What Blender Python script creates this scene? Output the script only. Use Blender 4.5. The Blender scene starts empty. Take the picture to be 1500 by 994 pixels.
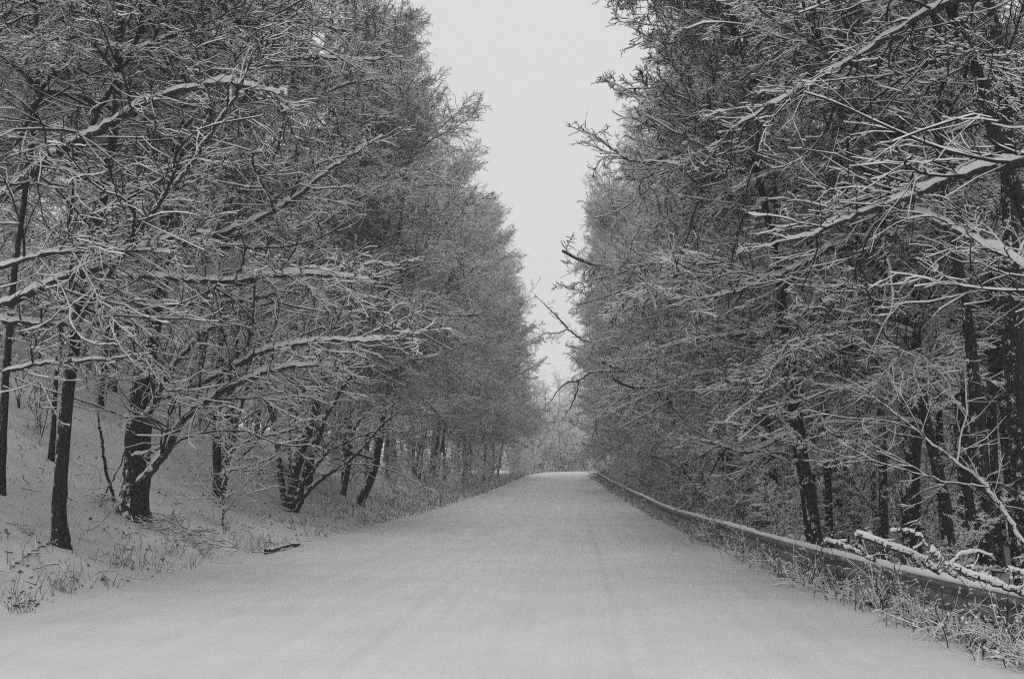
import bpy, math, numpy as np
from mathutils import Matrix, Vector
S_ = bpy.context.scene
C = S_.collection
pi = math.pi
# ------------------------------------------------------------------ camera
F_PX = 1458.0                      # focal length in pixels of the 1500 px wide photograph
VX, VY = 854.0, 690.0              # where the road's direction (+Y) vanishes
cam_d = bpy.data.cameras.new('camera'); cam = bpy.data.objects.new('camera', cam_d); C.objects.link(cam)
cam_d.sensor_width = 36; cam_d.lens = 36 * F_PX / 1500; cam_d.clip_end = 2000; cam_d.clip_start = .05
CAM = np.array([0, 0, 1.6])
yaw = math.atan((VX - 750) / F_PX); pitch = math.atan((VY - 497) / F_PX)
cam.location = CAM; cam.rotation_euler = (pi / 2 + pitch, 0, yaw)
S_.camera = cam
S_.render.resolution_x, S_.render.resolution_y = 1024, 678
# ------------------------------------------------------------------ view, sky, sun
S_.view_settings.view_transform = 'Standard'; S_.view_settings.look = 'None'
S_.view_settings.exposure = 0.12; S_.view_settings.gamma = 1
SUN_EL, SUN_AZ = math.radians(60), math.radians(4)
w = bpy.data.worlds.new('World'); S_.world = w; w.use_nodes = True
nt = w.node_tree; bg = nt.nodes['Background']
sky = nt.nodes.new('ShaderNodeTexSky'); sky.sky_type = 'NISHITA'; sky.sun_disc = False
sky.sun_elevation = SUN_EL; sky.sun_rotation = SUN_AZ
bw = nt.nodes.new('ShaderNodeRGBToBW'); nt.links.new(sky.outputs[0], bw.inputs[0])
mx = nt.nodes.new('ShaderNodeMix'); mx.data_type = 'FLOAT'; mx.inputs[0].default_value = .93
mx.inputs[3].default_value = 6.5   # the closed grey cloud deck
nt.links.new(bw.outputs[0], mx.inputs[2]); nt.links.new(mx.outputs[0], bg.inputs[0]); bg.inputs[1].default_value = .105
sd = bpy.data.lights.new('sun', 'SUN'); sun = bpy.data.objects.new('sun', sd); C.objects.link(sun)
sd.energy = 1.15; sd.angle = math.radians(45); sd.color = (1, 1, 1)
sun.rotation_euler = (pi / 2 - SUN_EL, 0, pi - SUN_AZ)
S_.cycles.max_bounces = 6; S_.cycles.diffuse_bounces = 4; S_.cycles.glossy_bounces = 1
S_.cycles.transmission_bounces = 1; S_.cycles.volume_bounces = 1; S_.cycles.volume_step_rate = 4
S_.cycles.use_denoising = False; S_.cycles.pixel_filter_type = 'BLACKMAN_HARRIS'; S_.cycles.filter_width = 1.15
HAZE = .0015
# ------------------------------------------------------------------ materials
def mat(name):
    m = bpy.data.materials.new(name); m.use_nodes = True
    b = m.node_tree.nodes['Principled BSDF']; b.inputs['Roughness'].default_value = .85
    b.inputs['Specular IOR Level'].default_value = .2
    return m, m.node_tree, b
def grey(v): return (v, v, v, 1)
def node(t, kind, **kw):
    n = t.nodes.new(kind)
    for k, v in kw.items(): setattr(n, k, v)
    return n
def noise(t, scale, detail=3, rough=.6, vec=None):
    n = t.nodes.new('ShaderNodeTexNoise'); n.inputs['Scale'].default_value = scale
    n.inputs['Detail'].default_value = detail; n.inputs['Roughness'].default_value = rough
    if vec is not None: t.links.new(vec, n.inputs['Vector'])
    return n.outputs['Fac']
def ramp(t, src, a, b, ca, cb):
    r = t.nodes.new('ShaderNodeMapRange'); r.interpolation_type = 'SMOOTHSTEP'
    for i, v in enumerate((a, b, ca, cb)): r.inputs[i + 1].default_value = v
    t.links.new(src, r.inputs[0]); return r.outputs[0]
def math_(t, op, a, b):
    n = t.nodes.new('ShaderNodeMath'); n.operation = op
    for i, v in enumerate((a, b)):
        if isinstance(v, (int, float)): n.inputs[i].default_value = v
        else: t.links.new(v, n.inputs[i])
    return n.outputs[0]
def mixf(t, f, a, b):
    n = t.nodes.new('ShaderNodeMix'); n.data_type = 'FLOAT'
    for i, v in ((0, f), (2, a), (3, b)):
        if isinstance(v, (int, float)): n.inputs[i].default_value = v
        else: t.links.new(v, n.inputs[i])
    return n.outputs[0]
def bump(t, b, src, strength, dist):
    n = t.nodes.new('ShaderNodeBump'); n.inputs['Strength'].default_value = strength
    n.inputs['Distance'].default_value = dist
    t.links.new(src, n.inputs['Height']); t.links.new(n.outputs[0], b.inputs['Normal'])
def pos(t): return t.nodes.new('ShaderNodeNewGeometry').outputs['Position']

M_SNOW, t, b = mat('snow_on_wood'); b.inputs['Base Color'].default_value = grey(.88)
M_TWIG, t, b = mat('twig_bark'); b.inputs['Base Color'].default_value = grey(.022)
def bark(name, dark, light, cover, snow=.86):
    m, t, b = mat(name)
    g = t.nodes.new('ShaderNodeNewGeometry'); sp = t.nodes.new('ShaderNodeSeparateXYZ')
    t.links.new(g.outputs['True Normal'], sp.inputs[0])
    mp = t.nodes.new('ShaderNodeMapping'); mp.inputs['Scale'].default_value = (1, 1, .35)
    t.links.new(g.outputs['Position'], mp.inputs[0])
    n1 = noise(t, 26, 4, .7, mp.outputs[0]); n2 = noise(t, 9, 4, .75, g.outputs['Position'])
    n3 = noise(t, 60, 2, .6, g.outputs['Position'])
    base = ramp(t, n1, .35, .7, dark, light)
    # snow lies where the bark faces up, and clings in flecks to its roughness
    wd = t.nodes.new('ShaderNodeVectorMath'); wd.operation = 'DOT_PRODUCT'; wd.inputs[1].default_value = (-.3, -.2, 0)
    t.links.new(g.outputs['True Normal'], wd.inputs[0])   # the windward side holds a little more
    s = math_(t, 'ADD', math_(t, 'ADD', sp.outputs[2], wd.outputs['Value']), math_(t, 'MULTIPLY', math_(t, 'SUBTRACT', n2, .5), 1.6))
    s = math_(t, 'ADD', s, math_(t, 'MULTIPLY', math_(t, 'SUBTRACT', n3, .5), .8))
    f = ramp(t, s, cover, cover + .12, 0, 1)
    t.links.new(mixf(t, f, base, snow), b.inputs['Base Color'])
    bump(t, b, n1, .6, .02)
    return m
M_BARK = bark('dark_bark_with_snow', .015, .05, .46)
M_BARK2 = bark('pale_bark_with_snow', .05, .13, .12)
M_LOG = bark('log_with_snow', .03, .09, .12)
M_LIMB = bark('limb_bark_with_snow', .025, .075, .1)

def ground_mat(name, lo, hi, litter):
    m, t, b = mat(name); p = pos(t)
    n1 = noise(t, .7, 5, .6, p); n2 = noise(t, 14, 5, .7, p); n3 = noise(t, 90, 2, .6, p)
    base = ramp(t, n1, .3, .7, lo, hi)
    if litter:
        n4 = noise(t, 5, 6, .8, p); n5 = noise(t, .35, 3, .5, p)
        f = ramp(t, math_(t, 'ADD', n4, math_(t, 'MULTIPLY', n5, .35)), .86 - litter, .93 - litter, 0, .75)
        base = mixf(t, f, base, .16)
    if name == 'road_snow':      # faint lengthwise streaks, some darker, some lighter
        mp = t.nodes.new('ShaderNodeMapping'); mp.inputs['Scale'].default_value = (3.4, .06, 1); t.links.new(p, mp.inputs[0])
        st = noise(t, 1.0, 5, .65, mp.outputs[0]); base = math_(t, 'MULTIPLY', base, ramp(t, st, .3, .7, .95, 1.02))
        sx = t.nodes.new('ShaderNodeSeparateXYZ'); t.links.new(p, sx.inputs[0])
        wob_ = noise(t, 1.7, 4, .7, mp.outputs[0])
        for c, wd_, dk in ((.22, .05, .88), (-1.95, .05, .92), (-2.22, .04, .95), (.5, .04, .95)):   # thin broken wheel lines, a little darker than the road
            e = math_(t, 'ABSOLUTE', math_(t, 'SUBTRACT', math_(t, 'SUBTRACT', sx.outputs[0], c), math_(t, 'MULTIPLY', math_(t, 'SINE', math_(t, 'ADD', math_(t, 'MULTIPLY', sx.outputs[1], .11), c), 0), .12)), 0)
            br = ramp(t, wob_, .35, .6, .2, 1.0)
            f = math_(t, 'MULTIPLY', ramp(t, e, wd_ * .4, wd_ * 1.6, (1 - dk) * .6, 0), br); base = math_(t, 'MULTIPLY', base, math_(t, 'SUBTRACT', 1.0, f))
    h = math_(t, 'ADD', math_(t, 'MULTIPLY', n2, 1.0), math_(t, 'MULTIPLY', n3, .35))
    t.links.new(base, b.inputs['Base Color']); bump(t, b, h, .5, .03)
    b.inputs['Roughness'].default_value = .95; b.inputs['Specular IOR Level'].default_value = .1
    return m
M_ROAD = ground_mat('road_snow', .68, .75, 0)
M_BANK = ground_mat('bank_snow', .66, .78, .03)
M_FLOOR = ground_mat('forest_floor_snow', .6, .75, .12)
M_STEEL, t, b = mat('weathered_steel'); p = pos(t)
mp = t.nodes.new('ShaderNodeMapping'); mp.inputs['Scale'].default_value = (9, 9, 1.2); t.links.new(p, mp.inputs[0])
n1 = noise(t, 3.5, 5, .75, mp.outputs[0]); n2 = noise(t, 2.2, 4, .7, p)
t.links.new(math_(t, 'MULTIPLY', ramp(t, n1, .3, .75, .15, .36), ramp(t, n2, .3, .7, .7, 1.15)), b.inputs['Base Color'])
b.inputs['Metallic'].default_value = .35; b.inputs['Roughness'].default_value = .62; bump(t, b, n1, .2, .004)
M_STALK, t, b = mat('dry_stalk'); t.links.new(ramp(t, noise(t, 2, 2, .5, pos(t)), .3, .7, .06, .2), b.inputs['Base Color'])
M_LEAF, t, b = mat('dead_leaf'); t.links.new(ramp(t, noise(t, 9, 2, .5, pos(t)), .3, .7, .03, .11), b.inputs['Base Color'])

# ------------------------------------------------------------------ terrain functions
def spl(y, tab):
    ys, vs = zip(*tab); y = np.asarray(y, float)
    ys = np.array(ys, float); vs = np.array(vs, float)
    m = np.gradient(vs, ys)
    i = np.clip(np.searchsorted(ys, y) - 1, 0, len(ys) - 2)
    h = ys[i + 1] - ys[i]; s = np.clip((y - ys[i]) / h, 0, 1)
    out = ((2*s**3-3*s**2+1)*vs[i] + (s**3-2*s**2+s)*h*m[i] + (-2*s**3+3*s**2)*vs[i+1] + (s**3-s**2)*h*m[i+1])
    out = np.where(y > ys[-1], vs[-1] + (y - ys[-1]) * m[-1], out)
    return np.where(y < ys[0], vs[0] + (y - ys[0]) * m[0], out)
T_XL = [(-20,-6.2),(0,-6.2),(16,-6.5),(33,-5.9),(60,-5.6),(80,-5.3),(97,-4.3),(112,-1.2),(128,5.5),(150,19),(180,45)]
T_XR = [(-20,4.6),(0,3.9),(8,3.5),(15,3.05),(22,2.75),(36,2.25),(50,1.95),(70,1.3),(85,1.0),(97,2.0),(110,6.2),(128,15),(150,29),(180,55)]
T_ZR = [(-20,0),(0,0),(25,0),(40,.1),(55,.3),(72,.66),(90,1.2),(105,1.52),(125,1.58),(150,1.2),(180,.6)]
T_XRAIL = [(-20,6.2),(0,5.0),(5,4.6),(9.2,4.15),(11,3.97),(16,3.5),(21,3.15),(31,2.7),(50,2.35),(70,1.75),(86,1.4),(97,2.6),(108,6.0)]
def xl(y): return spl(y, T_XL)
def xr(y): return spl(y, T_XR)
def zr(y): return spl(y, T_ZR)
def xrail(y): return spl(y, T_XRAIL)
_tab = np.random.default_rng(5).random((256, 256))
def vn(x, y, s):
    x = np.asarray(x, float) * s; y = np.asarray(y, float) * s
    i = np.floor(x).astype(int); j = np.floor(y).astype(int); u = x - i; v = y - j
    u = u*u*(3-2*u); v = v*v*(3-2*v)
    g = lambda a, b_: _tab[a & 255, b_ & 255]
    return (g(i,j)*(1-u)+g(i+1,j)*u)*(1-v)+(g(i,j+1)*(1-u)+g(i+1,j+1)*u)*v - .5
def sstep(a, b_, x):
    s = np.clip((x - a) / (b_ - a), 0, 1); return s*s*(3-2*s)
def gh(x, y):
    x = np.asarray(x, float); y = np.asarray(y, float)
    L, R, z = xl(y), xr(y), zr(y)
    u = np.maximum(L - x, 0); v = np.maximum(x - R, 0)
    bank = np.interp(u, [0, .25, 2, 4, 14, 24, 60, 120], [0, .03, .58, 1.45, 6.2, 8.6, 14, 20])
    bank = bank * (1 - .75 * sstep(28, 75, y)) - zr(y) * sstep(0, 6, u) * sstep(40, 90, y) * .4
    bank += (vn(x, y, .35) * .5 + vn(x, y, 1.1) * .2) * sstep(.2, 3, u) + vn(x, y, 3.5) * .08 * sstep(0, .8, u)
    right = np.interp(v, [0, .5, 1.3, 2.6, 6, 30, 100], [0, -.04, -.18, -.5, -.7, -.2, 5])
    right += (vn(x, y, .4) * .35 + vn(x, y, 1.2) * .15) * sstep(.8, 3, v) + vn(x, y, 4) * .06 * sstep(0, .6, v)
    road = (vn(x * .8, y * .25, .5) * .06 + vn(x, y, 2.2) * .016 + vn(x, y, 7) * .014) * np.where(y < 60, 1, .4)
    for c, wd, dp in ((.22, .08, .032), (-1.95, .08, .026), (-.35, .22, .022), (-2.6, .25, .02), (1.75, .2, .018), (-4.0, .25, .015)):
        cx = c + .12 * np.sin(y * .11 + c)
        road = road - dp * np.exp(-((x - cx) / wd) ** 2) * sstep(60, 30, y)
    return z + np.where(u > 0, bank, np.where(v > 0, right, 0)) + road * np.where((u > 0) | (v > 0), .5, 1)
def g1(x, y): return float(gh(x, y))
# pixel of the photograph -> world direction, scaled so that its y is 1
cy_, sy_, cp_, sp_ = math.cos(yaw), math.sin(yaw), math.cos(pitch), math.sin(pitch)
def ray(px, py):
    a, b_ = (px - 750) / F_PX, -(py - 497) / F_PX
    d = np.array([a, cp_ - b_ * sp_, sp_ + b_ * cp_])
    d = np.array([d[0]*cy_ - d[1]*sy_, d[0]*sy_ + d[1]*cy_, d[2]])
    return d / d[1]
def at(px, py, Y): return CAM + ray(px, py) * Y
def hit(px, py):
    d = ray(px, py); Y = 4.0
    while Y < 160:
        p = CAM + d * Y
        if p[2] <= g1(p[0], p[1]): break
        Y += .1
    return Y
# ------------------------------------------------------------------ objects
def link(name, mesh, parent=None, **kw):
    o = bpy.data.objects.new(name, mesh); C.objects.link(o)
    if parent is not None: o.parent = parent
    for k, v in kw.items(): o[k] = v
    return o
def mesh_from(name, V, Q, mats, mi=None, smooth=False):
    """V (n,3), Q (m,4) quads or triangles (4th index = -1)."""
    me = bpy.data.meshes.new(name); V = np.asarray(V, np.float32); Q = np.asarray(Q)
    tri = (Q[:, 3] < 0) if Q.shape[1] == 4 else np.ones(len(Q), bool)
    tot = np.where(tri, 3, 4).astype(np.int32)
    loops = Q[:, :3] if Q.shape[1] == 3 else Q
    flat = loops.reshape(-1); flat = flat[flat >= 0].astype(np.int32)
    me.vertices.add(len(V)); me.vertices.foreach_set('co', V.ravel())
    me.loops.add(len(flat)); me.loops.foreach_set('vertex_index', flat)
    me.polygons.add(len(Q)); st = np.concatenate([[0], np.cumsum(tot)[:-1]]).astype(np.int32)
    me.polygons.foreach_set('loop_start', st); me.polygons.foreach_set('loop_total', tot)
    for m in mats: me.materials.append(m)
    if mi is not None: me.polygons.foreach_set('material_index', np.asarray(mi, np.int32))
    me.polygons.foreach_set('use_smooth', np.full(len(Q), smooth))
    me.update(calc_edges=True); return me
class Geo:
    def __init__(s): s.V = []; s.Q = []; s.M = []; s.n = 0
    def add(s, V, Q, M):
        if len(V) == 0: return
        s.Q.append(np.where(Q >= 0, Q + s.n, -1)); s.V.append(V); s.M.append(M); s.n += len(V)
    def merge(s, g, rot, loc, sc):
        for V, Q, M in zip(*g.arr()): pass
    def arr(s): return np.concatenate(s.V), np.concatenate(s.Q), np.concatenate(s.M)
    def mesh(s, name, mats, smooth=False):
        V, Q, M = s.arr(); return mesh_from(name, V, Q, mats, M, smooth)
def unit(v): return v / np.maximum(np.linalg.norm(v, axis=-1, keepdims=True), 1e-9)
UP = np.array([0, 0, 1.0])
def frames(P):
    T = unit(np.gradient(P, axis=-2))
    side = np.cross(T, UP); ln = np.linalg.norm(side, axis=-1, keepdims=True)
    side = np.where(ln > .12, side / np.maximum(ln, 1e-6), unit(np.cross(T, np.array([.3, 1, 0]))))
    return T, side, np.cross(side, T), np.clip(ln[..., 0], 0, 1)
def sweep(g, P, R, S, snow, rng, mats=(0, 1), lump=.35):
    """tubes along P (M,K,3) with radii R (M,K). S 3 or 4: twigs, faces above are snow. S>4: round limbs with a raised snow ridge"""
    M, K = R.shape
    if M == 0: return
    T, s, n, hz = frames(P)
    e = rng.normal(size=(M, K))
    if S > 4 and K > 4:                                       # snow lies in long rounded ridges on thick wood
        for _ in range(2): e[:, 1:-1] = (e[:, :-2] + 2 * e[:, 1:-1] + e[:, 2:]) / 4
        e *= 1.7
    h = snow * hz ** 1.5 * (1 + lump * e).clip(.15, 2)
    r = R[..., None]; hh = h[..., None]
    if S == 3:
        ring = [s * (r + .25*hh) - n * r * .6, n * r * .6 + UP * hh, -s * (r + .25*hh) - n * r * .6]; top = [1, 1, 0]
    elif S == 4:
        ring = [-n * r, s * (r + .25*hh) + n*r*.5, n * r * .8 + UP * hh, -s * (r + .25*hh) + n*r*.5]; top = [0, 1, 1, 0]
    else:
        ring = []; top = [0] * S
        for k in range(S):
            a = 2 * pi * k / S - pi / 2; c_, s2 = math.cos(a), math.sin(a)
            up = max(0, s2)
            ring.append(s * r * c_ * (1 + .0*up) + n * r * s2 + UP * hh * up ** .7 * (1.0 if up > .2 else 0))
    ring = np.stack([P + q for q in ring], axis=2)             # M,K,S,3
    V = ring.reshape(-1, 3)
    m, k, j = np.meshgrid(np.arange(M), np.arange(K - 1), np.arange(S), indexing='ij')
    base = (m * K + k) * S; j2 = (j + 1) % S
    Q = np.stack([base + j, base + j2, base + S + j2, base + S + j], -1).reshape(-1, 4)
    top = np.array(top)[j]
    hm = (h[:, :-1] + h[:, 1:]) / 2
    mi = np.where((top > 0) & (hm[..., None] > .15 * snow) & (snow > 0), mats[1], mats[0]).reshape(-1)
    g.add(V, Q, mi)
def grow(rng, start, d, L, K, wob, bend):
    M = len(start); P = np.zeros((M, K, 3)); P[:, 0] = start; d = unit(d.copy()); st = (L / (K - 1))[:, None]
    curl = np.cross(UP, d) * rng.normal(size=(M, 1)) * wob * 1.7 + UP * rng.normal(size=(M, 1)) * wob * .9
    flip = rng.integers(2, K + 2, (M, 1))
    for k in range(1, K):
        P[:, k] = P[:, k-1] + d * st
        d = unit(d + curl * np.where(k < flip, 1, -1.2) + rng.normal(size=(M, 3)) * wob * np.array([1, 1, .7]) + UP * bend)
    return P
def kids(rng, P, R, n, t0, t1, lf, ang, flat, K, wob, bend, rf, rmin, lmin=.05, parentlen=None):
    """n children on every curve of P; flattened sprays, alternating sides"""
    M, Kp, _ = P.shape
    t = (np.linspace(t0, t1, n)[None, :] + rng.uniform(-.5, .5, (M, n)) * (t1 - t0) / n).clip(0, .999)
    x = t * (Kp - 1); i = x.astype(int); f = (x - i)[..., None]; mi = np.arange(M)[:, None]
    A, B = P[mi, i], P[mi, i + 1]; start = A * (1 - f) + B * f; T = unit(B - A)
    s = np.cross(T, UP); s = np.where(np.linalg.norm(s, axis=-1, keepdims=True) > .1, unit(s), np.array([1., 0, 0]))
    nn = np.cross(s, T)
    sgn = np.where((np.arange(n)[None, :] + rng.integers(0, 2, (M, 1))) % 2, 1, -1) * np.where(rng.random((M, n)) < .12, -1, 1)
    th = rng.normal(size=(M, n)) * flat
    lat = s * (sgn * np.cos(th))[..., None] + nn * np.sin(th)[..., None]
    a = ang * rng.uniform(.45, 1.5, (M, n))
    d = T * np.cos(a)[..., None] + lat * np.sin(a)[..., None]
    pl = np.linalg.norm(np.diff(P, axis=1), axis=-1).sum(1) if parentlen is None else parentlen
    pl = np.minimum(pl, 4.6)
    L = (pl[:, None] * lf * (1 - .76 * t) * rng.uniform(.35, 1.45, (M, n))).clip(lmin, None)
    r0 = np.minimum(R[mi, i] * rf, L * .0065 + .002).clip(rmin, None)
    N = M * n
    C_ = grow(rng, start.reshape(N, 3), d.reshape(N, 3), L.reshape(N), K, wob, bend)
    CR = r0.reshape(N, 1) * np.linspace(1, .45, K)[None, :]
    return C_, CR.clip(rmin * .6, None)
def catkins(g, rng, tips, n):
    tips = tips[rng.integers(0, len(tips), n)] + rng.normal(size=(n, 3)) * .02
    P = np.stack([tips, tips - UP * .03, tips - UP * .065], 1); R = np.array([[.004, .012, .003]]).repeat(n, 0)
    sweep(g, P, R, 4, 0, rng, (0, 0))
def foliage(g, rng, P, R, n2, n3, n4, snow=.028, wscale=1.0, k3=4, k4=3, droop=-.02, cat=0, t0=.08):
    """secondary, tertiary and fine twigs on the limbs P"""
    P2, R2 = kids(rng, P, R, n2, t0, .96, .66, .8, .8, 10, .12, droop * .6, .5, .0075, .25)
    sweep(g, P2, R2 * wscale, 4, snow * 1.15, rng)
    P3, R3 = kids(rng, P2, R2, n3, .1, .95, .55, .8, .95, k3, .16, droop + .02, .7, .0055, .12)
    sweep(g, P3, R3 * wscale, 4, snow, rng)
    if n4:
        P4, R4 = kids(rng, P3, R3, n4, .15, .95, .55, .66, .5, k4, .2, .03, .8, .0045, .07)
        sweep(g, P4, R4 * wscale, 4, snow * .85, rng)
        P5, R5 = kids(rng, P2, R2, max(1, n4 - 1), .1, .95, .3, .9, .7, k4, .2, .04, .6, .0045, .08)
        sweep(g, P5, R5 * wscale, 4, snow * .85, rng)
        if cat: catkins(g, rng, P4[:, -1], cat)
LMATS = [M_TWIG, M_SNOW, M_LIMB]
# branch kinds: local +X is outward, about L long
def branch_geo(seed, L, r, elev, bend, lod=0, cat=0, wob=.085, snow=.021):
    rng = np.random.default_rng(seed); g = Geo()
    K = 12 if lod == 0 else 7
    P = grow(rng, np.zeros((1, 3)), np.array([[math.cos(elev), rng.normal() * .08, math.sin(elev)]]), np.array([L]), K, wob * (1 if lod == 0 else 1.4), bend)
    R = r * np.linspace(1, .18, K)[None] ** 1.0
    sweep(g, P, R, 6 if lod == 0 else 4, r * .9 + .014, rng, (2, 2) if lod == 0 else (0, 1), .25)
    # a fork or two
    F, FR = kids(rng, P, R, 4 if lod == 0 else 2, .08, .6, .85, .6, .5, 8 if lod == 0 else 5, wob, bend * .8, .7, .01, .5)
    sweep(g, F, FR, 4, r * .6 + .014, rng)
    if lod == 0:
        foliage(g, rng, P, R, 12, 14, 3, snow, k3=5, cat=cat)
        foliage(g, rng, F, FR, 6, 12, 3, snow, k3=5, cat=cat // 2)
    else:
        foliage(g, rng, P, R, 7, 9, 1, .031, 1.35, 4, 2)
        foliage(g, rng, F, FR, 4, 7, 1, .031, 1.35, 4, 2)
    return g
LONG, MID, STEEP, LOW = [], [], [], []
for i in range(6): LONG.append(branch_geo(10 + i, 6.0, .055, .35 - .04 * i, -.045 + .008 * i).mesh('branch_long', LMATS))
for i in range(4): MID.append(branch_geo(30 + i, 3.2, .03, .45, -.05, wob=.1).mesh('branch_mid', LMATS))
for i in range(4): STEEP.append(branch_geo(50 + i, 4.2, .035, .95, .0, cat=90, wob=.09, snow=.018).mesh('branch_steep', LMATS))
LOWG = [branch_geo(70 + i, 5.0, .045, .5 - .08 * i, -.03, lod=1) for i in range(5)] + [branch_geo(80 + i, 3.6, .035, 1.0, 0, lod=1) for i in range(2)]
print('branch tris', [len(m.polygons) * 2 for m in LONG + MID + STEEP], [g.n for g in LOWG])

RNG = np.random.default_rng(77)
def trunk_curve(rng, base, H, lean, K=14, wob=.35):
    z = np.linspace(0, 1, K); p = np.zeros((K, 3))
    ph = rng.uniform(0, 6.28, 4)
    p[:, 0] = base[0] + lean[0] * z * H + wob * (np.sin(z * 5 + ph[0]) - math.sin(ph[0])) * .5
    p[:, 1] = base[1] + lean[1] * z * H + wob * (np.sin(z * 4 + ph[1]) - math.sin(ph[1])) * .5
    p[:, 2] = base[2] - .25 + z * H
    return p
def trunk_mesh(P, R, mat_, S=10, flare=1.35, rng=RNG):
    # resample so that bark and flare have something to bend
    K = max(len(P) * 3, 24); x = np.linspace(0, len(P) - 1, K)
    Q = np.stack([np.interp(x, np.arange(len(P)), P[:, k]) for k in range(3)], 1)
    for _ in range(2): Q[1:-1] = (Q[:-2] + 2 * Q[1:-1] + Q[2:]) / 4
    r = np.interp(x, np.arange(len(P)), R); zz = Q[:, 2] - Q[0, 2]
    r = r * (.88 + (flare - 1) * 1.3 * np.exp(-np.abs(zz) / .4)) * (1 + rng.normal(size=K) * .03)
    g = Geo(); T, s, n, hz = frames(Q[None])
    a = np.arange(S) * 2 * pi / S
    ring = Q[:, None] + (s[0][:, None] * np.cos(a)[None, :, None] + n[0][:, None] * np.sin(a)[None, :, None]) * (r[:, None] * (1 + rng.normal(size=(K, S)) * .07))[..., None]
    V = ring.reshape(-1, 3); k, j = np.meshgrid(np.arange(K - 1), np.arange(S), indexing='ij')
    Qd = np.stack([k*S + j, k*S + (j+1) % S, (k+1)*S + (j+1) % S, (k+1)*S + j], -1).reshape(-1, 4)
    return mesh_from('trunk', V, Qd, [mat_], None, True)
def thing(name, loc, label, cat, group=None):
    o = link(name, None, None, label=label, category=cat); o.location = loc; o.empty_display_size = .2
    if group: o['group'] = group
    return o
def put_branch(root, mesh, p, az, tilt, sc, rng):
    o = link('branch', mesh, root, kind='stuff')
    o.location = tuple(p - np.array(root.location))
    o.rotation_euler = (rng.normal() * .12, -tilt, az); o.scale = (sc, sc * rng.choice([-1, 1]) if False else sc, sc)
    return o
def dress(root, P, rng, zmin, n, Lmax, side_az, spread=1.0, side_gain=.5, top=True, zmax=None, lmin=.35):
    """real branches on a trunk curve P (K,3); side_az is where the light is (the road)"""
    H = P[-1, 2]; base = P[0, 2]; zmax = zmax or H - .5
    for k in range(n):
        z = zmin + (zmax - zmin) * (k + rng.random()) / n
        rel = (z - base) / (H - base)
        p = np.array([np.interp(z, P[:, 2], P[:, 0]), np.interp(z, P[:, 2], P[:, 1]), z])
        az = side_az + rng.normal() * spread if rng.random() < .72 else rng.uniform(0, 2 * pi)
        L = Lmax * (1 - .55 * max(0, rel - .45) / .55) * rng.uniform(.6, 1.15) * (1 - side_gain * .5 * (1 - math.cos(az - side_az)))
        L = max(L, lmin * Lmax)
        if rel > .82 and top: m, s, tl = STEEP[rng.integers(len(STEEP))], L / 4.2, rng.uniform(-.25, .1)
        elif L > 3.6: m, s, tl = LONG[rng.integers(len(LONG))], L / 6, rng.uniform(-.12, .28) + .25 * max(0, rel - .4)
        else: m, s, tl = MID[rng.integers(len(MID))], L / 3.2, rng.uniform(-.1, .35)
        put_branch(root, m, p, az, tl, s, rng)
    if top:
        for q in range(3): put_branch(root, STEEP[rng.integers(4)], P[-1] - UP * .6 * (q + 1), rng.uniform(0, 6.28), -.1 + .3 * rng.random(), .8, rng)

# ------------------------------------------------------------------ ground, road
def grid_mesh(name, cols, ys, m):
    X = np.stack([c(ys) for c in cols], 1); Y = np.repeat(ys[:, None], X.shape[1], 1); Z = gh(X, Y)
    V = np.stack([X, Y, Z], -1).reshape(-1, 3); a, b_ = X.shape
    i, j = np.meshgrid(np.arange(a - 1), np.arange(b_ - 1), indexing='ij'); q = i * b_ + j
    Q = np.stack([q, q + 1, q + b_ + 1, q + b_], -1).reshape(-1, 4)
    o = link(name, mesh_from(name, V, Q, [m], None, True), kind='structure'); return o
ys = np.concatenate([np.linspace(-25, 4, 30)[:-1], 4 * (200 / 4) ** np.linspace(0, 1, 340)])
fr = np.linspace(0, 1, 130)
grid_mesh('road', [lambda y, f=f: xl(y) * (1 - f) + xr(y) * f for f in fr], ys, M_ROAD)
off = np.concatenate([np.linspace(0, 1.5, 22), 1.5 * (170 / 1.5) ** (np.linspace(0, 1, 75)[1:])])
grid_mesh('bank', [lambda y, o_=o_: xl(y) - o_ for o_ in off[::-1]], ys, M_BANK)
grid_mesh('forest_floor', [lambda y, o_=o_: xr(y) + o_ for o_ in off], ys, M_FLOOR)
# the far ground behind the bend, out to the horizon
far_ys = np.array([199.9, 230, 300, 500, 900.]); xs_ = np.linspace(-600, 600, 40)
V = np.array([[x, y, (float(gh(x, 199.9)) if abs(x) < 160 else 12) if y < 200 else 4 + (y - 200) * .03 + abs(x) * .015] for y in far_ys for x in xs_])
i, j = np.meshgrid(np.arange(4), np.arange(39), indexing='ij'); q = i * 40 + j
link('hill', mesh_from('hill', V, np.stack([q, q+1, q+41, q+40], -1).reshape(-1, 4), [M_FLOOR], None, True), kind='structure')

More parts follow.
